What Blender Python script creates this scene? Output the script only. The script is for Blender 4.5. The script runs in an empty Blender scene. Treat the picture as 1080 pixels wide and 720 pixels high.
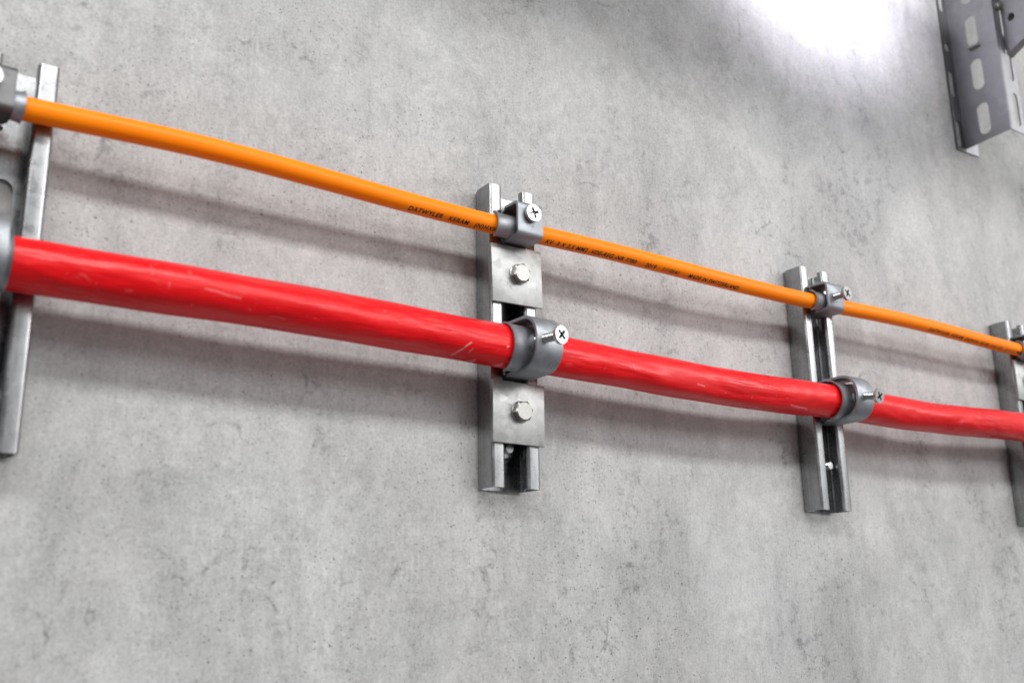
import bpy, bmesh, math, random
import numpy as np
from mathutils import Vector, Matrix
random.seed(7)
scene = bpy.context.scene
C = scene.collection
R = math.radians
PI = math.pi

# ------------------------------------------------------------------ node helpers
def new_mat(name):
    m = bpy.data.materials.new(name); m.use_nodes = True
    nt = m.node_tree; nt.nodes.clear()
    out = nt.nodes.new('ShaderNodeOutputMaterial')
    b = nt.nodes.new('ShaderNodeBsdfPrincipled')
    nt.links.new(b.outputs[0], out.inputs[0])
    return m, nt, b

class NB:
    """small node-building helper"""
    def __init__(self, nt): self.nt = nt
    def node(self, t, **k):
        n = self.nt.nodes.new(t)
        for a, v in k.items(): setattr(n, a, v)
        return n
    def link(self, a, b): self.nt.links.new(a, b)
    def setin(self, sock, v):
        if isinstance(v, bpy.types.NodeSocket): self.link(v, sock)
        else: sock.default_value = v
    def coord(self, scale=(1, 1, 1), loc=(0, 0, 0), rot=(0, 0, 0)):
        tc = self.node('ShaderNodeTexCoord'); mp = self.node('ShaderNodeMapping')
        self.link(tc.outputs['Object'], mp.inputs['Vector'])
        mp.inputs['Scale'].default_value = scale; mp.inputs['Location'].default_value = loc
        mp.inputs['Rotation'].default_value = rot
        return mp.outputs[0]
    def noise(self, vec, scale, detail=3, rough=.55, dist=0.0):
        n = self.node('ShaderNodeTexNoise'); self.link(vec, n.inputs['Vector'])
        n.inputs['Scale'].default_value = scale; n.inputs['Detail'].default_value = detail
        n.inputs['Roughness'].default_value = rough; n.inputs['Distortion'].default_value = dist
        return n.outputs['Fac']
    def noisec(self, vec, scale, detail=2):
        n = self.node('ShaderNodeTexNoise'); self.link(vec, n.inputs['Vector'])
        n.inputs['Scale'].default_value = scale; n.inputs['Detail'].default_value = detail
        return n.outputs['Color']
    def voro(self, vec, scale, feature='F1', out='Distance'):
        n = self.node('ShaderNodeTexVoronoi', feature=feature); self.link(vec, n.inputs['Vector'])
        n.inputs['Scale'].default_value = scale
        return n.outputs[out]
    def math(self, op, a, b=0.0, c=None, clamp=False):
        n = self.node('ShaderNodeMath', operation=op, use_clamp=clamp)
        self.setin(n.inputs[0], a); self.setin(n.inputs[1], b)
        if c is not None: self.setin(n.inputs[2], c)
        return n.outputs[0]
    def rng(self, v, a, b, c=0.0, d=1.0, smooth=False):
        n = self.node('ShaderNodeMapRange'); n.clamp = True
        if smooth: n.interpolation_type = 'SMOOTHSTEP'
        self.setin(n.inputs['Value'], v)
        for nm, x in (('From Min', a), ('From Max', b), ('To Min', c), ('To Max', d)): n.inputs[nm].default_value = x
        return n.outputs['Result']
    def mix(self, f, a, b, blend='MIX'):
        n = self.node('ShaderNodeMix', data_type='RGBA', blend_type=blend)
        self.setin(n.inputs['Factor'], f)
        for s, v in ((n.inputs['A'], a), (n.inputs['B'], b)): pass
        self.setin(n.inputs[6], a); self.setin(n.inputs[7], b)
        return n.outputs[2]
    def vadd(self, a, b, s=1.0):
        n = self.node('ShaderNodeVectorMath', operation='MULTIPLY_ADD')
        self.setin(n.inputs[0], b); n.inputs[1].default_value = (s, s, s); self.setin(n.inputs[2], a)
        return n.outputs[0]
    def bump(self, h, strength, dist, normal=None):
        n = self.node('ShaderNodeBump'); n.inputs['Strength'].default_value = strength
        n.inputs['Distance'].default_value = dist; self.link(h, n.inputs['Height'])
        if normal is not None: self.link(normal, n.inputs['Normal'])
        return n.outputs[0]

def g(v, a=1.0): return (v, v, v, a)

# ------------------------------------------------------------------ materials
def mat_concrete():
    m, nt, b = new_mat('fair_faced_concrete'); n = NB(nt)
    v = n.coord()
    vs = n.coord(scale=(1, 1, .62))                    # stretched upright
    warp = n.vadd(v, n.noisec(v, 14, 3), .03)
    warp2 = n.vadd(v, n.noisec(v, 60, 3), .010)
    # broad tone: clouds, upright streaks, washed patches
    cloud = n.noise(v, 6.5, 5, .62, .4)
    streak = n.noise(n.coord(scale=(1, 1, .10)), 30, 4, .65, .2)
    wash = n.noise(vs, 15, 7, .66, .9)
    grain = n.noise(n.coord(scale=(1, 1, .22)), 420, 3, .65)
    base = n.math('ADD', n.rng(cloud, .3, .7, -.040, .040), n.rng(streak, .3, .7, -.018, .018))
    base = n.math('ADD', base, n.rng(wash, .30, .70, -.090, .062))
    base = n.math('ADD', base, n.rng(grain, .3, .7, -.03, .03))
    # flecks that come in drifts
    drift = n.rng(n.noise(vs, 10, 5, .65, 1.0), .47, .66, 0, 1, True)
    fleck = n.noise(warp2, 130, 6, .74, .5)
    fine = n.noise(v, 480, 3, .75)
    base = n.math('ADD', base, n.rng(fleck, .3, .7, -.078, .058))
    base = n.math('ADD', base, n.rng(fine, .3, .7, -.072, .065))
    smudge = n.math('MULTIPLY', n.rng(fleck, .48, .64, 0, 1), drift)
    base = n.math('SUBTRACT', base, n.math('MULTIPLY', smudge, .21))
    # wisps
    wisp_e = n.voro(n.vadd(warp, n.noisec(v, 90, 3), .014), 60, 'DISTANCE_TO_EDGE')
    wisp_m = n.rng(n.noise(n.coord(loc=(3.1, 0, 1.7)), 11, 5, .65, .6), .53, .66, 0, 1)
    wisp_b = n.rng(n.noise(n.coord(loc=(.7, 0, 5.2)), 70, 3, .6), .48, .62, 0, 1)
    wisp = n.math('MULTIPLY', n.math('MULTIPLY', n.rng(wisp_e, .0, .12, 1, 0), wisp_m), wisp_b)
    base = n.math('SUBTRACT', base, n.math('MULTIPLY', wisp, .20))
    # hairline arcs
    arc_e = n.voro(n.vadd(n.coord(scale=(1, 1, .7), loc=(9, 0, 2)), n.noisec(v, 7, 2), .16), 7.5, 'DISTANCE_TO_EDGE')
    arc_m = n.rng(n.noise(n.coord(loc=(5.3, 0, .4)), 16, 3, .6), .59, .68, 0, 1)
    arc = n.math('MULTIPLY', n.rng(arc_e, .0, .010, 1, 0), arc_m)
    base = n.math('SUBTRACT', base, n.math('MULTIPLY', arc, .11))
    # pores: three sizes of sparse round voids, in the plane of the wall
    pores = None
    for sc, rad, keep, lo in ((80, .085, .78, 1.3), (170, .13, .68, 4.1), (300, .18, .66, 7.7)):
        vv = n.vadd(n.coord(loc=(lo, 0, lo * 1.7)), n.noisec(v, 350, 2), .0030)
        sx = n.node('ShaderNodeSeparateXYZ'); n.link(vv, sx.inputs[0])
        cb = n.node('ShaderNodeCombineXYZ'); n.link(sx.outputs[0], cb.inputs[0]); n.link(sx.outputs[2], cb.inputs[1])
        vo = n.node('ShaderNodeTexVoronoi', voronoi_dimensions='2D'); n.link(cb.outputs[0], vo.inputs['Vector']); vo.inputs['Scale'].default_value = sc
        sep = n.node('ShaderNodeSeparateColor'); n.link(vo.outputs['Color'], sep.inputs[0])
        p = n.math('MULTIPLY', n.rng(vo.outputs['Distance'], rad * .4, rad, 1, 0), n.rng(sep.outputs[0], keep, keep + .03, 0, 1))
        p = n.math('MULTIPLY', p, n.rng(sep.outputs[1], 0, 1, .15, 1))
        pores = p if pores is None else n.math('MAXIMUM', pores, p)
    pmask = n.rng(n.noise(n.coord(loc=(2, 0, 8)), 7, 3, .6), .38, .62, .15, 1)
    pores = n.math('MULTIPLY', pores, pmask)
    tone = n.math('ADD', base, .462)
    ramp = n.node('ShaderNodeCombineColor')
    warmth = n.rng(n.noise(n.coord(loc=(1, 0, 3)), 4.5, 3, .5), .35, .65, -.004, .003)
    n.link(n.math('ADD', n.math('ADD', tone, warmth), .001), ramp.inputs[0]); n.link(n.math('ADD', tone, 0.0), ramp.inputs[1])
    n.link(n.math('SUBTRACT', n.math('SUBTRACT', tone, warmth), .001), ramp.inputs[2])
    col = n.mix(n.math('MULTIPLY', pores, .8), ramp.outputs[0], (.09, .09, .09, 1))
    n.link(col, b.inputs['Base Color'])
    n.link(n.rng(wash, .3, .7, .55, .75), b.inputs['Roughness'])
    b.inputs['Specular IOR Level'].default_value = .25
    h = n.math('SUBTRACT', n.math('ADD', n.math('MULTIPLY', fine, .3), n.math('MULTIPLY', fleck, .6)), n.math('MULTIPLY', pores, 1.5))
    n.link(n.bump(h, .45, .0009), b.inputs['Normal'])
    return m

def mat_zinc(name, col=(.56, .57, .585), r0=.28, r1=.46, spangle=.12, scale=130, streak=.05, dirt=.25):
    m, nt, b = new_mat(name); n = NB(nt)
    v = n.coord()
    sp = n.voro(n.vadd(v, n.noisec(v, 90, 2), .006), scale, 'F1', 'Color')
    sep = n.node('ShaderNodeSeparateColor'); n.link(sp, sep.inputs[0])
    st = n.noise(n.coord(scale=(1, 1, .05)), 420, 3, .6)
    cl = n.noise(v, 38, 5, .65, .6)
    fine = n.noise(v, 900, 2, .6)
    f = n.math('ADD', n.math('MULTIPLY', n.math('SUBTRACT', sep.outputs[0], .5), spangle),
               n.math('MULTIPLY', n.math('SUBTRACT', st, .5), streak * 2))
    f = n.math('ADD', f, n.rng(cl, .3, .7, -.08, .07))
    f = n.math('ADD', f, n.rng(fine, .3, .7, -.03, .03))
    f = n.math('ADD', f, 1.0)
    sc = n.node('ShaderNodeVectorMath', operation='SCALE'); sc.inputs[0].default_value = col; n.link(f, sc.inputs['Scale'])
    grime = n.rng(n.noise(n.coord(loc=(4, 1, 2)), 70, 6, .7, .8), .56, .74, 0, dirt)
    c = n.mix(grime, sc.outputs[0], (.20, .19, .18, 1))
    n.link(c, b.inputs['Base Color'])
    b.inputs['Metallic'].default_value = 1.0
    ro = n.math('ADD', n.rng(cl, .3, .7, r0, r1), n.math('MULTIPLY', sep.outputs[1], .06))
    ro = n.math('ADD', ro, n.math('MULTIPLY', grime, .6))
    n.link(ro, b.inputs['Roughness'])
    h = n.math('ADD', n.math('MULTIPLY', st, .35), n.math('ADD', n.math('MULTIPLY', cl, .22), n.math('MULTIPLY', fine, .12)))
    n.link(n.bump(h, .13, .0006), b.inputs['Normal'])
    return m

def mat_orange():
    m, nt, b = new_mat('orange_sheath'); n = NB(nt)
    v = n.coord(scale=(.25, 1, 1))
    a = n.noise(v, 60, 4, .6); d = n.noise(n.coord(), 700, 3, .6)
    scuff = n.rng(n.noise(n.coord(scale=(.3, 1, 1), loc=(7, 2, 0)), 170, 5, .7, 1.0), .64, .74, 0, .10)
    c = n.mix(n.rng(a, .3, .7), (1.0, .225, .0, 1), (1.0, .262, .0, 1))
    c = n.mix(scuff, c, (1, .62, .30, 1))
    n.link(c, b.inputs['Base Color'])
    n.link(n.rng(a, .3, .7, .33, .45), b.inputs['Roughness'])
    b.inputs['Specular IOR Level'].default_value = .22
    n.link(n.bump(n.math('ADD', a, n.math('MULTIPLY', d, .12)), .2, .0006), b.inputs['Normal'])
    return m

def mat_red():
    m, nt, b = new_mat('red_sheath'); n = NB(nt)
    v = n.coord(scale=(.22, 1, 1))
    a = n.noise(v, 55, 5, .62, .4)
    lump = n.noise(n.coord(scale=(.42, 1, 1), rot=(0, R(10), 0)), 40, 2, .45, .4)
    # diagonal drag marks of the wound core under the sheath
    ridge = n.noise(n.coord(scale=(.10, 1, 1), rot=(0, R(14), 0)), 260, 2, .5)
    dragm = n.rng(n.noise(n.coord(loc=(1, 4, 2)), 9, 2, .5), .46, .6, 0, 1)
    fine = n.noise(n.coord(), 800, 3, .6)
    # chalky scuffs: small blotches and short strokes
    s1 = n.rng(n.noise(n.coord(scale=(.30, 1, 1), loc=(3, 8, 1)), 150, 4, .6, .6), .655, .70, 0, 1)
    s2 = n.rng(n.noise(n.coord(scale=(1, 1, .35), rot=(0, R(-28), 0), loc=(2, 5, 6)), 210, 3, .5, .8), .70, .735, 0, 1)
    s3 = n.rng(n.noise(n.coord(scale=(.5, 1, 1), loc=(6, 1, 9)), 420, 3, .6), .70, .76, 0, 1)
    haze = n.rng(n.noise(n.coord(scale=(.2, 1, 1), loc=(8, 3, 4)), 26, 5, .65, .5), .48, .75, 0, .05)
    sc = n.math('MAXIMUM', n.math('MULTIPLY', s1, .14), n.math('MAXIMUM', n.math('MULTIPLY', s2, .16), n.math('MULTIPLY', s3, .5)))
    sc = n.math('MAXIMUM', sc, haze)
    # single scrapes that the sheath took while it was pulled in
    pv = n.vadd(n.coord(), n.noisec(n.coord(), 160, 3), .0022)
    px = n.node('ShaderNodeSeparateXYZ'); n.link(pv, px.inputs[0])
    front = n.math('LESS_THAN', px.outputs[1], -.036)
    for ax, az, bx, bz, wd_, k in ((-.0560, -.0220, -.0660, -.0300, .00075, .75), (-.0535, -.0255, -.0555, -.0275, .0006, .45), (-.0470, -.0310, -.0560, -.0322, .0010, .65),
                              (-.0260, -.0310, -.0300, -.0322, .0008, .8), (-.0262, -.0205, -.0270, -.0212, .0010, .8), (-.235, -.0165, -.215, -.0185, .0011, .28),
                              (.085, -.0195, .086, -.0225, .0009, .5), (.150, -.0265, .158, -.0272, .0008, .5), (.262, -.0305, .285, -.0315, .0008, .6)):
        ax += .0011; bx += .0011; az += .0011; bz += .0011
        dx, dz = bx - ax, bz - az; L2 = dx * dx + dz * dz
        ux = n.math('SUBTRACT', px.outputs[0], ax); uz = n.math('SUBTRACT', px.outputs[2], az)
        t = n.math('ADD', n.math('MULTIPLY', ux, dx / L2), n.math('MULTIPLY', uz, dz / L2), clamp=True)
        ex = n.math('SUBTRACT', ux, n.math('MULTIPLY', t, dx)); ez = n.math('SUBTRACT', uz, n.math('MULTIPLY', t, dz))
        d = n.math('SQRT', n.math('ADD', n.math('MULTIPLY', ex, ex), n.math('MULTIPLY', ez, ez)))
        sc = n.math('MAXIMUM', sc, n.math('MULTIPLY', n.math('MULTIPLY', n.rng(d, wd_ * .3, wd_, k, 0), front), n.rng(fine, .35, .5, .5, 1)))
    c = n.mix(n.rng(a, .3, .7), (.66, .002, .006, 1), (.84, .004, .008, 1))
    c = n.mix(sc, c, (.92, .34, .34, 1))
    n.link(c, b.inputs['Base Color'])
    n.link(n.math('ADD', n.rng(a, .3, .7, .23, .38), n.math('MULTIPLY', sc, .5)), b.inputs['Roughness'])
    b.inputs['Specular IOR Level'].default_value = .36
    h = n.math('ADD', n.math('MULTIPLY', lump, 2.6), n.math('MULTIPLY', a, .45))
    h = n.math('ADD', h, n.math('MULTIPLY', n.math('MULTIPLY', ridge, dragm), .5))
    h = n.math('ADD', h, n.math('MULTIPLY', fine, .05))
    n.link(n.bump(h, .62, .0022), b.inputs['Normal'])
    return m

def mat_plain(name, col, rough=.5, metal=0.0):
    m, nt, b = new_mat(name); n = NB(nt)
    f = n.rng(n.noise(n.coord(), 300, 4, .6), .3, .7, .8, 1.15)
    sc = n.node('ShaderNodeVectorMath', operation='SCALE'); sc.inputs[0].default_value = col; n.link(f, sc.inputs['Scale'])
    n.link(sc.outputs[0], b.inputs['Base Color'])
    b.inputs['Roughness'].default_value = rough; b.inputs['Metallic'].default_value = metal
    return m

M_wall = mat_concrete()
M_rail = mat_zinc('galvanised_rail_steel', (.32, .325, .335), .18, .34, .12, 190, .30, .28)
M_plate = mat_zinc('galvanised_plate_steel', (.40, .405, .40), .36, .54, .22, 210, .02, .35)
M_clamp = mat_zinc('zinc_clamp_steel', (.37, .39, .42), .42, .58, .12, 260, .02, .35)
M_screw = mat_zinc('bright_zinc_screw', (.47, .48, .48), .22, .34, .08, 700, .0, .45)
M_bolt = mat_zinc('plain_bolt_steel', (.35, .345, .33), .32, .44, .05, 500, .0, .30)
M_tray = mat_zinc('galvanised_tray_steel', (.40, .40, .425), .38, .54, .10, 110, .03, .15)
M_dull_shade = mat_zinc('dull_clamp_steel_flange_shade', (.17, .17, .175), .40, .55, .05, 240, .02, .20)  # dull steel of one clamp; on the tray flange it stands in for shade
M_orange = mat_orange()
M_red = mat_red()
M_ink = mat_plain('black_print_ink', (.018, .010, .004), .6)

# ------------------------------------------------------------------ mesh helpers
def finish(bm, name, mat, parent=None, angle=35, merge=True):
    if merge: bmesh.ops.remove_doubles(bm, verts=bm.verts, dist=1e-6)
    bmesh.ops.recalc_face_normals(bm, faces=bm.faces)
    me = bpy.data.meshes.new(name); bm.to_mesh(me); bm.free()
    for p in me.polygons: p.use_smooth = True
    me.set_sharp_from_angle(angle=R(angle))
    me.materials.append(mat)
    o = bpy.data.objects.new(name, me); C.objects.link(o)
    if parent is not None: o.parent = parent
    return o

def thing(name, loc, label, cat, group=None):
    o = bpy.data.objects.new(name, None); C.objects.link(o)
    o.location = loc; o.empty_display_size = .02
    o['label'] = label; o['category'] = cat
    if group: o['group'] = group
    return o

def tag(o, label, cat, group=None):
    o['label'] = label; o['category'] = cat
    if group: o['group'] = group

def add_box(bm, lo, hi, bevel=0.0, seg=2):
    r = bmesh.ops.create_cube(bm, size=1.0)
    vs = r['verts']
    for v in vs:
        v.co = Vector([(lo[i] + hi[i]) / 2 + v.co[i] * (hi[i] - lo[i]) for i in range(3)])
    if bevel:
        es = list({e for v in vs for e in v.link_edges})
        bmesh.ops.bevel(bm, geom=es, offset=bevel, segments=seg, profile=.5, affect='EDGES')

def add_lathe(bm, prof, M, seg=32, cap=True):
    """prof: list of (radius, height); axis +Z, moved by matrix M"""
    rings = []
    for r, h in prof:
        rings.append([bm.verts.new(M @ Vector((r * math.cos(2 * PI * k / seg), r * math.sin(2 * PI * k / seg), h))) for k in range(seg)])
    for a, b in zip(rings, rings[1:]):
        for k in range(seg):
            bm.faces.new((a[k], a[(k + 1) % seg], b[(k + 1) % seg], b[k]))
    if cap:
        bm.faces.new(rings[0][::-1]); bm.faces.new(rings[-1])

def add_prism(bm, pts, h0, h1, M, bevel=0.0):
    lo = [bm.verts.new(M @ Vector((x, y, h0))) for x, y in pts]
    hi = [bm.verts.new(M @ Vector((x, y, h1))) for x, y in pts]
    n = len(pts)
    fs = [bm.faces.new(lo[::-1]), bm.faces.new(hi)]
    for k in range(n): fs.append(bm.faces.new((lo[k], lo[(k + 1) % n], hi[(k + 1) % n], hi[k])))
    if bevel:
        bmesh.ops.bevel(bm, geom=list(fs[1].edges), offset=bevel, segments=2, profile=.5, affect='EDGES')

def fillet(pts, rads, seg=5):
    out = [Vector(pts[0])]
    for i in range(1, len(pts) - 1):
        p, a, c = Vector(pts[i]), Vector(pts[i - 1]), Vector(pts[i + 1])
        r = rads[i] if isinstance(rads, (list, tuple)) else rads
        d1 = (a - p).normalized(); d2 = (c - p).normalized()
        ang = d1.angle(d2)
        if r <= 0 or ang > PI - 1e-3: out.append(p); continue
        t = r / math.tan(ang / 2); t = min(t, (a - p).length * .49, (c - p).length * .49)
        rr = t * math.tan(ang / 2)
        ctr = p + (d1 + d2).normalized() * (rr / math.sin(ang / 2))
        s = p + d1 * t - ctr; e = p + d2 * t - ctr
        tot = s.angle(e); sign = 1 if s.cross(e) > 0 else -1
        a0 = math.atan2(s.y, s.x)
        for k in range(seg + 1):
            aa = a0 + sign * tot * k / seg
            out.append(ctr + Vector((math.cos(aa), math.sin(aa))) * rr)
    out.append(Vector(pts[-1]))
    return out

def offset_band(path, t):
    """both sides of an open 2-D path, t apart"""
    L, Rr = [], []
    for i, p in enumerate(path):
        if i == 0: n = (path[1] - p).normalized(); k = 1
        elif i == len(path) - 1: n = (p - path[-2]).normalized(); k = 1
        else:
            n1 = (p - path[i - 1]).normalized(); n2 = (path[i + 1] - p).normalized()
            n = (n1 + n2).normalized(); k = 1 / max(.3, n.dot(n1))
        nn = Vector((-n.y, n.x)) * (t / 2 * k)
        L.append(p + nn); Rr.append(p - nn)
    return L, Rr

def add_sheet(bm, path, t, widths, f):
    """a bent strip: path in 2-D, thickness t, half widths per point; f(a, b, w) -> 3-D"""
    L, Rr = offset_band(path, t)
    n = len(path)
    vv = []
    for i in range(n):
        w = widths[i]
        vv.append([bm.verts.new(f(L[i].x, L[i].y, -w)), bm.verts.new(f(L[i].x, L[i].y, w)),
                   bm.verts.new(f(Rr[i].x, Rr[i].y, w)), bm.verts.new(f(Rr[i].x, Rr[i].y, -w))])
    for a, b in zip(vv, vv[1:]):
        for k in range(4):
            bm.faces.new((a[k], a[(k + 1) % 4], b[(k + 1) % 4], b[k]))
    bm.faces.new(vv[0][::-1]); bm.faces.new(vv[-1])

def slot_loop(cx, cy, hw, hh, seg=10):
    """upright slot with round ends"""
    r = hw; pts = []
    for k in range(seg + 1):
        a = PI * k / seg; pts.append((cx + r * math.cos(a), cy + hh - r + r * math.sin(a)))
    for k in range(seg + 1):
        a = PI + PI * k / seg; pts.append((cx + r * math.cos(a), cy - hh + r + r * math.sin(a)))
    return pts

def add_perforated(bm, outline, holes, t, M):
    """flat plate with holes (2-D loops), thickness t, local plane XY moved by M"""
    cu = bpy.data.curves.new('tmp', 'CURVE'); cu.dimensions = '2D'; cu.fill_mode = 'BOTH'; cu.extrude = t / 2
    cu.bevel_depth = 0
    for lp in [outline] + holes:
        s = cu.splines.new('POLY'); s.points.add(len(lp) - 1); s.use_cyclic_u = True
        for i, (x, y) in enumerate(lp): s.points[i].co = (x, y, 0, 1)
    o = bpy.data.objects.new('tmp', cu); C.objects.link(o)
    dg = bpy.context.evaluated_depsgraph_get()
    me = bpy.data.meshes.new_from_object(o.evaluated_get(dg))
    bpy.data.objects.remove(o); bpy.data.curves.remove(cu)
    me.transform(M)
    bm.from_mesh(me); bpy.data.meshes.remove(me)

def frame(o, x, y, z):
    """matrix from an origin and three axes"""
    m = Matrix.Identity(4)
    for i, a in enumerate((x, y, z)):
        for k in range(3): m[k][i] = a[k]
    for k in range(3): m[k][3] = o[k]
    return m

def OUT(x, y, z, roll=0, tilt=(0, 0)):
    """local Z points away from the wall (-Y), local X along the wall, local Y up"""
    m = frame((x, y, z), (1, 0, 0), (0, 0, 1), (0, -1, 0))
    return m @ Matrix.Rotation(tilt[0], 4, 'X') @ Matrix.Rotation(tilt[1], 4, 'Y') @ Matrix.Rotation(roll, 4, 'Z')

# ------------------------------------------------------------------ the wall
bm = bmesh.new(); add_box(bm, (-3.0, 0, -2.0), (4.0, .2, 2.6))
wall = finish(bm, 'concrete_wall', M_wall)
wall['kind'] = 'structure'
wall['label'] = 'light grey mottled concrete wall behind the cables and rails'

# ------------------------------------------------------------------ mounting rails
RX = (-.337, 0.0, .3443, .6885)
HL = .1112; FY = -.0222                              # half length, front face of the rails
T = .0018
def rail_body():
    bm = bmesh.new()
    e = T / 2
    # open C: inner return - lip - side - back edge, mirrored; the back web is a plate with long holes
    for s in (1, -1):
        path = [(s * .0100, FY + .0052), (s * .0100, FY + e), (s * (.0206 - e), FY + e), (s * (.0206 - e), -.0056),
                (s * (.0192 - e), -.0044), (s * (.0192 - e), -.0004 - e), (s * .0150, -.0004 - e)]
        path = fillet(path, [0, .0032, .0017, .0006, .0006, .0016, 0], 5)
        Lf, Rt = offset_band(path, T)
        loop = Lf + Rt[::-1]
        lo = [bm.verts.new((p.x, p.y, -HL)) for p in loop]; hi = [bm.verts.new((p.x, p.y, HL)) for p in loop]
        k = len(loop)
        for i in range(k): bm.faces.new((lo[i], lo[(i + 1) % k], hi[(i + 1) % k], hi[i]))
        n = len(Lf)
        for ring in (lo, hi):
            for i in range(n - 1): bm.faces.new((ring[i], ring[i + 1], ring[k - 2 - i], ring[k - 1 - i]))
    holes = [slot_loop(0, z, .0060, .0145) for z in (.0285, -.0445, .0895 - .0, -.0960 + .0)]
    holes = [slot_loop(0, .0290, .0060, .0160), slot_loop(0, -.0300, .0060, .0160), slot_loop(0, -.0815, .0060, .0200)]
    add_perforated(bm, [(-.0151, -HL), (.0151, -HL), (.0151, HL), (-.0151, HL)], holes, T, OUT(0, -.0004 - e, 0))
    return bm

def anchor(parent, z, tall):
    bm = bmesh.new()
    add_lathe(bm, [(.0035, 0), (.0100, 0), (.0100, .0012), (.0096, .0016), (.0042, .0016)], OUT(0, -.0022, z), 40, cap=False)
    ws = finish(bm, 'washer', M_screw, None)
    bm = bmesh.new()
    M = OUT(0, -.0038, z, R(12))
    hexp = [(.0075 * math.cos(PI / 3 * k), .0075 * math.sin(PI / 3 * k)) for k in range(6)]
    add_prism(bm, hexp, 0, .0055, M, .0006)
    prof = []
    h = .0055
    while h < tall:
        prof += [(.0036, h), (.0031, h + .0005)]; h += .001
    prof += [(.0030, tall), (.0012, tall + .0001)]
    add_lathe(bm, prof, M, 24)
    a = finish(bm, 'anchor_bolt', M_screw, parent)
    ws.parent = a
    return a

def cover_plate(parent, x, z0, z1, rot):
    bm = bmesh.new()
    add_box(bm, (x - .0222, FY - .0029, z0), (x + .0222, FY - .0002, z1), .0004, 2)
    bmesh.ops.rotate(bm, verts=bm.verts, cent=(x, FY, (z0 + z1) / 2), matrix=Matrix.Rotation(rot, 3, 'Y'))
    p = finish(bm, 'cover_plate', M_plate, parent)
    bm = bmesh.new()
    M = OUT(x + .0008, FY - .0030, (z0 + z1) / 2 + .0008, random.uniform(0, 1))
    add_lathe(bm, [(.0078, 0), (.0078, .0006), (.0072, .0009)], M, 40)
    rx = .0076
    hexp = [(rx * math.cos(PI / 3 * k), rx * math.sin(PI / 3 * k)) for k in range(6)]
    add_prism(bm, hexp, .0008, .0050, M)
    # chamfered top: hexagon corners run out into a round face
    lo = []; hi = []
    for k in range(36):
        a = 2 * PI * k / 36; ap = rx * math.cos(PI / 6)
        rr = ap / math.cos((a % (PI / 3)) - PI / 6)
        lo.append(bm.verts.new(M @ Vector((rr * math.cos(a), rr * math.sin(a), .0050))))
        hi.append(bm.verts.new(M @ Vector((.0061 * math.cos(a), .0061 * math.sin(a), .0057))))
    for k in range(36): bm.faces.new((lo[k], lo[(k + 1) % 36], hi[(k + 1) % 36], hi[k]))
    bm.faces.new(hi)
    finish(bm, 'hex_bolt', M_bolt, p, 15)

rails = []
rail_labels = ['galvanised slotted rail at the far left edge under both cables, no cover plates',
               'galvanised slotted rail near the middle with two bolted cover plates and two cable clamps',
               'galvanised slotted rail without plates between the plated middle rail and the right edge',
               'galvanised rail cut off by the right edge of the photo, with a flat cover plate']
body0 = None
for i, x in enumerate(RX):
    t = thing('mounting_rail', (x, 0, 0), rail_labels[i], 'rail', 'mounting rails on the concrete wall')
    if body0 is None: body0 = finish(rail_body(), 'channel', M_rail, t, 40)
    else:
        c = body0.copy(); C.objects.link(c); c.parent = t
    rails.append(t)
    if i != 2: anchor(t, -.0825, .010)
    if i == 2: anchor(t, -.0715, .015)
    anchor(t, .0560, .010) if i in (1, 3) else None
    if i == 1:
        cover_plate(t, .0012, .0205, .0642, R(-1.2)); cover_plate(t, .0006, -.0812, -.0372, R(.6))
    if i == 3:
        cover_plate(t, .0006, .0215, .0655, R(1.0)); cover_plate(t, .0012, -.0805, -.0370, R(-.8))

# ------------------------------------------------------------------ cables
def spline(pts):
    """natural cubic through (x, y, z) knots -> function of x"""
    P = np.array(pts, float); x = P[:, 0]; n = len(x)
    h = np.diff(x)
    fs = []
    for c in (1, 2):
        y = P[:, c]
        A = np.zeros((n, n)); r = np.zeros(n); A[0, 0] = A[-1, -1] = 1
        for i in range(1, n - 1):
            A[i, i - 1] = h[i - 1]; A[i, i] = 2 * (h[i - 1] + h[i]); A[i, i + 1] = h[i]
            r[i] = 6 * ((y[i + 1] - y[i]) / h[i] - (y[i] - y[i - 1]) / h[i - 1])
        fs.append((y, np.linalg.solve(A, r)))
    def f(t):
        i = int(min(max(np.searchsorted(x, t) - 1, 0), n - 2))
        out = []
        for y, m in fs:
            a = x[i + 1] - t; b = t - x[i]; H = h[i]
            out.append(m[i] * a ** 3 / (6 * H) + m[i + 1] * b ** 3 / (6 * H) + (y[i] / H - m[i] * H / 6) * a + (y[i + 1] / H - m[i + 1] * H / 6) * b)
        return out
    return f

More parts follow.
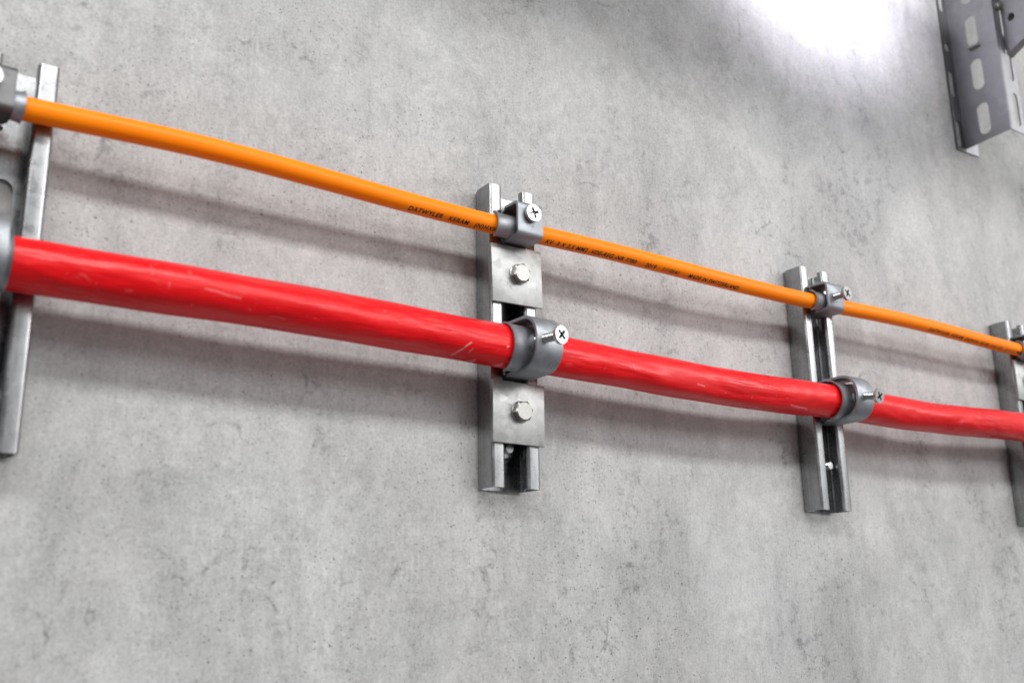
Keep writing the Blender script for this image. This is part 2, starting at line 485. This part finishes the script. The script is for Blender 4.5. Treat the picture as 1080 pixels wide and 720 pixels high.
RO, RR = .0069, .0148
YO = FY - RO - .0006; YR = FY - RR - .0006
orange_f = spline([(-.95, YO - .004, .074), (-.66, YO, .0775), (-.50, YO - .003, .0775), (-.337, YO, .0772), (-.245, YO - .003, .0788), (-.12, YO - .002, .0764), (0, YO, .0757),
                   (.075, YO - .0025, .0753), (.17, YO - .004, .0735), (.27, YO - .002, .0737), (.3443, YO, .0757), (.42, YO - .003, .0765), (.50, YO - .0035, .0770), (.60, YO - .003, .0757), (.6885, YO, .0765),
                   (.86, YO - .006, .075), (1.03, YO, .0765), (1.4, YO - .005, .075)])
red_f = spline([(-.95, YR, -.016), (-.66, YR, -.0145), (-.50, YR - .003, -.014), (-.337, YR, -.0145), (-.245, YR - .0015, -.0145), (-.12, YR - .002, -.0155), (0, YR, -.0172),
                (.08, YR - .001, -.0192), (.17, YR - .0015, -.0210), (.25, YR - .001, -.0206), (.3443, YR, -.0178), (.42, YR - .002, -.0195), (.50, YR - .004, -.0190), (.60, YR - .002, -.0150), (.6885, YR, -.0137),
                (.86, YR - .003, -.0175), (1.03, YR, -.0150), (1.4, YR, -.016)])

def cable_mesh(f, r, x0, x1, step, lump, seg):
    bm = bmesh.new(); prev = None
    n = int((x1 - x0) / step)
    rnd = random.Random(3)
    ph = [rnd.uniform(0, 6.28) for _ in range(8)]
    for i in range(n + 1):
        x = x0 + (x1 - x0) * i / n
        y, z = f(x)
        k = 1 + lump * (.5 * math.sin(x * 47 + ph[0]) + .35 * math.sin(x * 83 + ph[1]) + .3 * math.sin(x * 29 + ph[2]))
        ring = []
        for s in range(seg):
            a = 2 * PI * s / seg
            q = lump * (.8 * math.sin(3 * a + x * 9 + ph[3]) + .6 * math.sin(2 * a - x * 17 + ph[4]) + .4 * math.sin(5 * a + x * 31 + ph[5]))
            rr = r * (k + q)
            ring.append(bm.verts.new((x, y - rr * math.cos(a), z + rr * math.sin(a))))
        if prev:
            for s in range(seg): bm.faces.new((prev[s], prev[(s + 1) % seg], ring[(s + 1) % seg], ring[s]))
        else: bm.faces.new(ring)
        prev = ring
    bm.faces.new(prev)
    return bm

oc = finish(cable_mesh(orange_f, RO, -.95, 1.4, .004, .004, 48), 'orange_cable', M_orange, None, 60)
tag(oc, 'thin smooth orange cable with black printing clamped across the tops of the rails', 'cable')
rc = finish(cable_mesh(red_f, RR, -.95, 1.4, .003, .024, 64), 'red_cable', M_red, None, 60)
tag(rc, 'thick scuffed red cable running below the orange one across the rails', 'cable')

def sheath_text(body, x0, x1, size, ang, f, r, shear=.22, bold=0.0):
    cu = bpy.data.curves.new('tmp', 'FONT'); cu.body = body; cu.size = 1.0; cu.shear = shear; cu.space_character = 1.12
    cu.offset = bold; cu.resolution_u = 3
    o = bpy.data.objects.new('tmp', cu); C.objects.link(o)
    dg = bpy.context.evaluated_depsgraph_get()
    me = bpy.data.meshes.new_from_object(o.evaluated_get(dg))
    bpy.data.objects.remove(o); bpy.data.curves.remove(cu)
    bm = bmesh.new(); bm.from_mesh(me); bpy.data.meshes.remove(me)
    # cut the long glyph faces so that they can follow the round sheath
    xs = [v.co.x for v in bm.verts]; lo, hi = min(xs), max(xs)
    for k in range(1, 8):
        gm = bm.verts[:] + bm.edges[:] + bm.faces[:]
        bmesh.ops.bisect_plane(bm, geom=gm, plane_co=(0, k * .1, 0), plane_no=(0, 1, 0))
    for v in bm.verts:
        x = x0 + (v.co.x - lo) / (hi - lo) * (x1 - x0)
        a = ang + (v.co.y - .36) * size / r
        y, z = f(x)
        rr = r * 1.012 + .00006
        v.co = (x, y - rr * math.cos(a), z + rr * math.sin(a))
    me = bpy.data.meshes.new('printed_text'); bm.to_mesh(me); bm.free()
    me.materials.append(M_ink)
    t = bpy.data.objects.new('printed_text', me); C.objects.link(t); t.parent = oc
    return t

TA = R(-54)
sheath_text('DATWYLER   KERAM   (N)HXH   FE180', -.0950, -.0040, .0054, TA, orange_f, RO, bold=.018)
sheath_text('/1  KV  3 X 2.5 MM2  VDE-REG.-NR 7780      2019    1110541      MADE IN SWITZERLAND', .0130, .2215, .0054, TA, orange_f, RO, bold=.018)
sheath_text('DATWYLER  KERAM  (N)HXH  FE180  0.6/1 KV   3 X 2.5 MM2', .4930, .6680, .0050, R(-48), orange_f, RO, bold=.008)

# ------------------------------------------------------------------ cable clamps
def screw(parent, x, y0, z, y_head, y_tip, rh, roll, tilt=(0, 0)):
    """y0 crown plane; the head sits at y_head (outward), the tip at y_tip (towards the cable)"""
    bm = bmesh.new()
    M = OUT(x, y0, z, roll, tilt)
    h0 = y0 - y_tip; h1 = y0 - y_head             # local heights (out = +)
    prof = [(.0012, h0 if h0 < h1 else 0)]
    h = h0
    while h < h1 - .0008:
        prof += [(.00285, h), (.00325, h + .0005)]; h += .0010
    prof += [(.0029, h1)]
    add_lathe(bm, prof, M, 24)
    s = finish(bm, 'clamp_screw', M_screw, parent)
    bm = bmesh.new()
    add_lathe(bm, [(.0030, h1 - .0004), (rh * .90, h1), (rh, h1 + .0006), (rh, h1 + .0016), (rh * .98, h1 + .0019), (rh * .70, h1 + .0019), (rh * .66, h1 + .0002)], M, 40)
    # raised face with a cross recess
    sw = .0010; ar = rh * .62
    cross = [(sw, sw), (ar, sw), (ar, -sw), (sw, -sw), (sw, -ar), (-sw, -ar), (-sw, -sw), (-ar, -sw), (-ar, sw), (-sw, sw), (-sw, ar), (sw, ar)]
    disc = [(rh * .97 * math.cos(2 * PI * k / 40), rh * .97 * math.sin(2 * PI * k / 40)) for k in range(40)]
    add_perforated(bm, disc, [cross], .0012, M @ Matrix.Translation((0, 0, h1 + .0024)))
    finish(bm, 'screw_head', M_screw, s)
    return s

def clamp(x, f, r, hh, crown, rc_, hl, hr, head, label, roll, dx=0.0, tilt=(0, 0), zs=0.0, xs=0.0, hw=.0112, rh=.0066, zo=None, mat=None):
    if zo is None: zo = .004 if r < .01 else .002
    mat = mat or M_clamp
    y, z = f(x)
    t = thing('cable_clamp', (x + dx, FY, z), label, 'clamp', 'cable clamps on the rails')
    yy = y - FY                                       # local: origin on the rail's front face, at cable height
    # strap: U round the cable, its feet narrowed to hook behind the rail lips
    e = .0012
    path = [(.0095, zo - hh + .001), (-.0030, zo - hh), (crown + e, zo - hh), (crown + e, zo + hh), (-.0030, zo + hh), (.0095, zo + hh - .001)]
    path = fillet(path, [0, .002, rc_, rc_, .002, 0], 9)
    # refine the straight legs so that the width can change along them
    fine = []
    for a, b in zip(path, path[1:]):
        k = max(1, int((b - a).length / .002))
        for q in range(k): fine.append(a.lerp(b, q / k))
    fine.append(path[-1])
    def wd(p):
        if p.x > .0055: return hw * .95
        if p.x > .0015: return .0078
        if p.x > -.0045: return .0078 + (hw - .0078) * min(1, (.0015 - p.x) / .006)
        return hw
    bm = bmesh.new()
    add_sheet(bm, fine, 2 * e, [wd(p) for p in fine], lambda a, b, w: Vector((w, a, b)))
    bmesh.ops.remove_doubles(bm, verts=bm.verts, dist=1e-7)
    es = [ed for ed in bm.edges if len(ed.link_faces) == 2 and ed.calc_face_angle(0) > R(60)]
    bmesh.ops.bevel(bm, geom=es, offset=.0005, segments=2, profile=.5, affect='EDGES')
    finish(bm, 'strap', mat, t, 40)
    # pressure trough on the cable, its ends a little flared
    bm = bmesh.new()
    na, nx = 28, 22
    span = R(86)
    grid = {}
    for layer in (0, 1):
        for i in range(nx + 1):
            u = -1 + 2 * i / nx
            fl = .0010 * max(0, (abs(u) - .86) / .14) ** 1.5
            for j in range(na + 1):
                a = -span + 2 * span * j / na
                rr = r + .0007 + fl + layer * .0013
                lx = (hr if u > 0 else hl) * u * (1 - .06 * abs(j / na * 2 - 1) ** 3)
                grid[layer, i, j] = bm.verts.new((lx, yy - rr * math.cos(a), rr * math.sin(a)))
    for i in range(nx):
        for j in range(na):
            bm.faces.new((grid[0, i, j], grid[0, i + 1, j], grid[0, i + 1, j + 1], grid[0, i, j + 1]))
            bm.faces.new((grid[1, i, j], grid[1, i, j + 1], grid[1, i + 1, j + 1], grid[1, i + 1, j]))
    for i in range(nx):
        for j in (0, na): bm.faces.new((grid[0, i, j], grid[1, i, j], grid[1, i + 1, j], grid[0, i + 1, j]))
    for j in range(na):
        for i in (0, nx): bm.faces.new((grid[0, i, j], grid[0, i, j + 1], grid[1, i, j + 1], grid[1, i, j]))
    add_lathe(bm, [(.0062, 0), (.0056, .0016), (.0040, .0022), (.0038, .0030)], OUT(xs, yy - r - .0014, zs), 28)
    finish(bm, 'pressure_trough', M_clamp, t, 40)
    screw(t, xs, crown, zs, crown - head, yy - r - .0036, rh, roll, tilt)
    return t

clamp(RX[0] - .0150, orange_f, RO, .0122, -.0212, .0030, .0160, .0175, .0012, 'dark grey clamp around the orange cable at the left edge of the photo', .5, mat=M_dull_shade, xs=-.0025, zs=.007)
clamp(RX[0] - .0125, red_f, RR, .0180, -.0415, .0150, .0170, .0150, .006, 'grey clamp around the red cable at the left edge of the photo', 1.2)
clamp(RX[1], orange_f, RO, .0126, -.0214, .0035, .0255, .0105, .0012, 'grey clamp around the orange cable just above the plates of the middle rail', .35, dx=.0008, zs=.0078)
clamp(RX[1], red_f, RR, .0184, -.0420, .0160, .0235, .0105, .0125, 'grey clamp around the red cable between the two bolted plates', .85, tilt=(R(2), R(9)), zs=.0025, xs=-.0045, rh=.0064)
clamp(RX[2], orange_f, RO, .0126, -.0205, .0045, .0225, .0105, .0095, 'grey clamp around the orange cable on the rail that has no plates', 1.0, tilt=(R(-1), R(6)), xs=-.001, zs=.0035)
clamp(RX[2], red_f, RR, .0182, -.0410, .0158, .0215, .0105, .0110, 'grey clamp around the red cable on the rail that has no plates', .6, tilt=(R(10), R(2)), zs=.001, xs=-.001, rh=.0064)
clamp(RX[3], orange_f, RO, .0126, -.0212, .0035, .0235, .0105, .0012, 'grey clamp on the orange cable at the right edge of the photo', .9, zs=.0060)

# ------------------------------------------------------------------ perforated cable tray, upper right corner
TX, TZ = .674, .328
tray = thing('cable_tray', (TX, 0, TZ), 'perforated galvanised cable tray hanging down in the upper right corner', 'cable tray')
XL = .62                                            # height of the drop
def ZYm(x): return frame((x, 0, 0), (0, -1, 0), (0, 0, 1), (-1, 0, 0))     # plate facing -X: local x = outward, y = up
def loc(M): return Matrix.Translation((-TX, 0, -TZ)) @ M
slots = [slot_loop(.0285, .3565 + .0573 * k, .0068, .0198) for k in range(10)]
bm = bmesh.new()
add_perforated(bm, [(.002, TZ), (.0575, TZ + .0030), (.0575, TZ + XL), (.002, TZ + XL)], slots, .0016, loc(ZYm(TX)))
# a tongue pressed out of one slot
finish(bm, 'side_panel', M_tray, tray)
bm = bmesh.new(); add_box(bm, (-.006, -.036, .4470 - TZ), (.0003, -.0235, .4500 - TZ), .0006, 1)
finish(bm, 'pressed_tongue', M_tray, tray)
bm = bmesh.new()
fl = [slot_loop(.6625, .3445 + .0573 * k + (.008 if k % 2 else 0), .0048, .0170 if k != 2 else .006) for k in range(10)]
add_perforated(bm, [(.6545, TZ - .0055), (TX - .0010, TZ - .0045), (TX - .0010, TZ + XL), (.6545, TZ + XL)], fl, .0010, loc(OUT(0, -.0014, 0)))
finish(bm, 'wall_flange', M_dull_shade, tray)  # shade put into the colour: darker than the tray steel so its slots look bright
bm = bmesh.new(); add_perforated(bm, [(TX - .0008, TZ - .0044), (.6995, TZ - .0035), (.6995, TZ + .020), (TX - .0008, TZ + .020)], [], .0014, loc(OUT(0, -.0014, 0)))
finish(bm, 'wall_foot', M_tray, tray)  # right wing of the same flange, split off to stay bright
bm = bmesh.new()
fs = [slot_loop(TX + .0185, .3600 + .0573 * k, .0052, .0210) for k in range(10)]
add_perforated(bm, [(TX + .0012, TZ + .0030), (TX + .031, TZ + .0030), (TX + .031, TZ + XL), (TX + .0012, TZ + XL)], fs, .0016, loc(OUT(0, -.0570, 0)))
finish(bm, 'front_panel', M_tray, tray)
bm = bmesh.new()
hole = [(.0700 + .0042 * math.cos(2 * PI * k / 20), .4735 + .0052 * math.sin(2 * PI * k / 20)) for k in range(20)]
add_perforated(bm, [(.0585, .4290), (.125, .4640), (.125, .80), (.0585, .80)], [hole, slot_loop(.084, .510, .004, .010)], .0025, loc(ZYm(.690)))
add_perforated(bm, [(.0585, .4290), (.125, .4640), (.125, .80), (.0585, .80)], [], .0020, loc(ZYm(.700)))  # second web added behind the hole to keep it dark
finish(bm, 'bracket_arm', M_tray, tray)
bm = bmesh.new(); Mb = loc(OUT(.6835, -.0580, .4915))
add_lathe(bm, [(.0058, 0), (.0058, .0012), (.0050, .0030), (.0030, .0042), (.0008, .0046)], Mb, 28)
finish(bm, 'coach_bolt', M_bolt, tray)
bm = bmesh.new()
a = Vector((0, -.0585, .4290 - TZ)); d = Vector((0, -.125, .4640 - TZ))
quad = [Vector((.0175, a.y, a.z)), Vector((.0270, a.y, a.z)), Vector((.0270, d.y, d.z)), Vector((.0175, d.y, d.z))]
lo = [bm.verts.new(q) for q in quad]; hi = [bm.verts.new(q + Vector((0, 0, .0025))) for q in quad]
bm.faces.new(lo[::-1]); bm.faces.new(hi)
for k in range(4): bm.faces.new((lo[k], lo[(k + 1) % 4], hi[(k + 1) % 4], hi[k]))
finish(bm, 'bracket_flange', M_tray, tray)
# the level run of the tray, above the picture: it shades the top of the wall
bm = bmesh.new()
y0, y1, z0, z1 = -.150, -.350, .513, .573
add_box(bm, (-2.2 - TX, y1, z0 - TZ), (.662 - TX, y0, z0 + .0016 - TZ))
add_box(bm, (-2.2 - TX, y1, z0 + .0016 - TZ), (.662 - TX, y1 + .0016, z1 - TZ))
add_box(bm, (-2.2 - TX, y0 - .0016, z0 + .0016 - TZ), (.662 - TX, y0, z1 - TZ))
finish(bm, 'level_run', M_tray, tray, merge=False)

# ------------------------------------------------------------------ light
def area(name, loc_, target, sx, sy, power, col):
    l = bpy.data.lights.new(name, 'AREA'); l.shape = 'RECTANGLE'; l.size = sx; l.size_y = sy
    l.energy = power; l.color = col
    o = bpy.data.objects.new(name, l); C.objects.link(o)
    o.location = loc_
    d = Vector(target) - Vector(loc_)
    # long side along the wall (X)
    zax = -d.normalized(); xax = Vector((1, 0, 0)); xax = (xax - zax * xax.dot(zax)).normalized(); yax = zax.cross(xax)
    o.matrix_world = frame(loc_, xax, yax, zax)
    return o
KD = 2.3; E1 = R(39.5)
area('tube_lamp', (-.75, -KD * math.cos(E1), KD * math.sin(E1) + .03), (-.2, 0, .03), 2.6, .26, 55, (1.0, 1.0, .985))
KD = 2.6; E2 = R(23)
area('tube_lamp', (1.9, -KD * math.cos(E2), KD * math.sin(E2) + .03), (.8, 0, .03), 2.6, .60, 35, (1.0, 1.0, .99))
sp = bpy.data.lights.new('spot_lamp', 'SPOT'); sp.energy = 21; sp.color = (.91, .87, 1.0)
sp.spot_size = R(95); sp.spot_blend = 1.0; sp.shadow_soft_size = .05
so = bpy.data.objects.new('spot_lamp', sp); C.objects.link(so)
so.location = (.41, -.28, .495)
dv = Vector((.415, 0, .562)) - Vector(so.location)
so.rotation_euler = dv.to_track_quat('-Z', 'Y').to_euler()

w = bpy.data.worlds.new('World'); scene.world = w; w.use_nodes = True
nt = w.node_tree; nt.nodes.clear(); n = NB(nt)
out = n.node('ShaderNodeOutputWorld'); bg = n.node('ShaderNodeBackground'); n.link(bg.outputs[0], out.inputs[0])
tc = n.node('ShaderNodeTexCoord'); sep = n.node('ShaderNodeSeparateXYZ'); n.link(tc.outputs['Generated'], sep.inputs[0])
up = n.rng(sep.outputs[2], -.35, .75, 0, 1, True)
c = n.mix(up, (.25, .247, .245, 1), (.47, .468, .466, 1))
# bright patch added to the world light for the rail lips to reflect
def lobe(d, a, b_):
    dp = n.node('ShaderNodeVectorMath', operation='DOT_PRODUCT'); n.link(tc.outputs['Generated'], dp.inputs[0])
    dp.inputs[1].default_value = Vector(d).normalized()
    return n.rng(dp.outputs['Value'], math.cos(R(a)), math.cos(R(b_)), 0, 1, True)
c = n.mix(lobe((.56, -.78, .30), 48, 10), c, (1.30, 1.29, 1.28, 1))
# noise added to the world light to vary the metal reflections
rm = n.noise(tc.outputs['Generated'], 4.5, 3, .6)
c = n.mix(1.0, c, n.rng(rm, .38, .62, .45, 1.45), 'MULTIPLY')
n.link(c, bg.inputs['Color']); bg.inputs['Strength'].default_value = .84

# ------------------------------------------------------------------ camera
cam = bpy.data.cameras.new('camera'); co = bpy.data.objects.new('camera', cam); C.objects.link(co)
cx = Vector((0.8191581562, -0.5733359099, -0.0163048901))
cy = Vector((-0.1358598637, -0.2215721358, 0.9656334118))
cz = -Vector((0.5572450201, 0.7887913051, 0.2593959608))
co.matrix_world = frame((-0.4119212859, -0.6016311529, -0.1975435944), cx, cy, cz)
cam.sensor_width = 36; cam.lens = 1084.161 * 36 / 1080
cam.clip_start = .02; cam.clip_end = 60
cam.dof.use_dof = True; cam.dof.focus_distance = .80; cam.dof.aperture_fstop = 6.3; cam.dof.aperture_blades = 8
scene.camera = co

scene.render.engine = 'CYCLES'
scene.cycles.max_bounces = 8
scene.cycles.use_denoising = True
vs_ = scene.view_settings
vs_.view_transform = 'Standard'; vs_.look = 'None'; vs_.exposure = 0; vs_.gamma = 1; vs_.use_curve_mapping = False
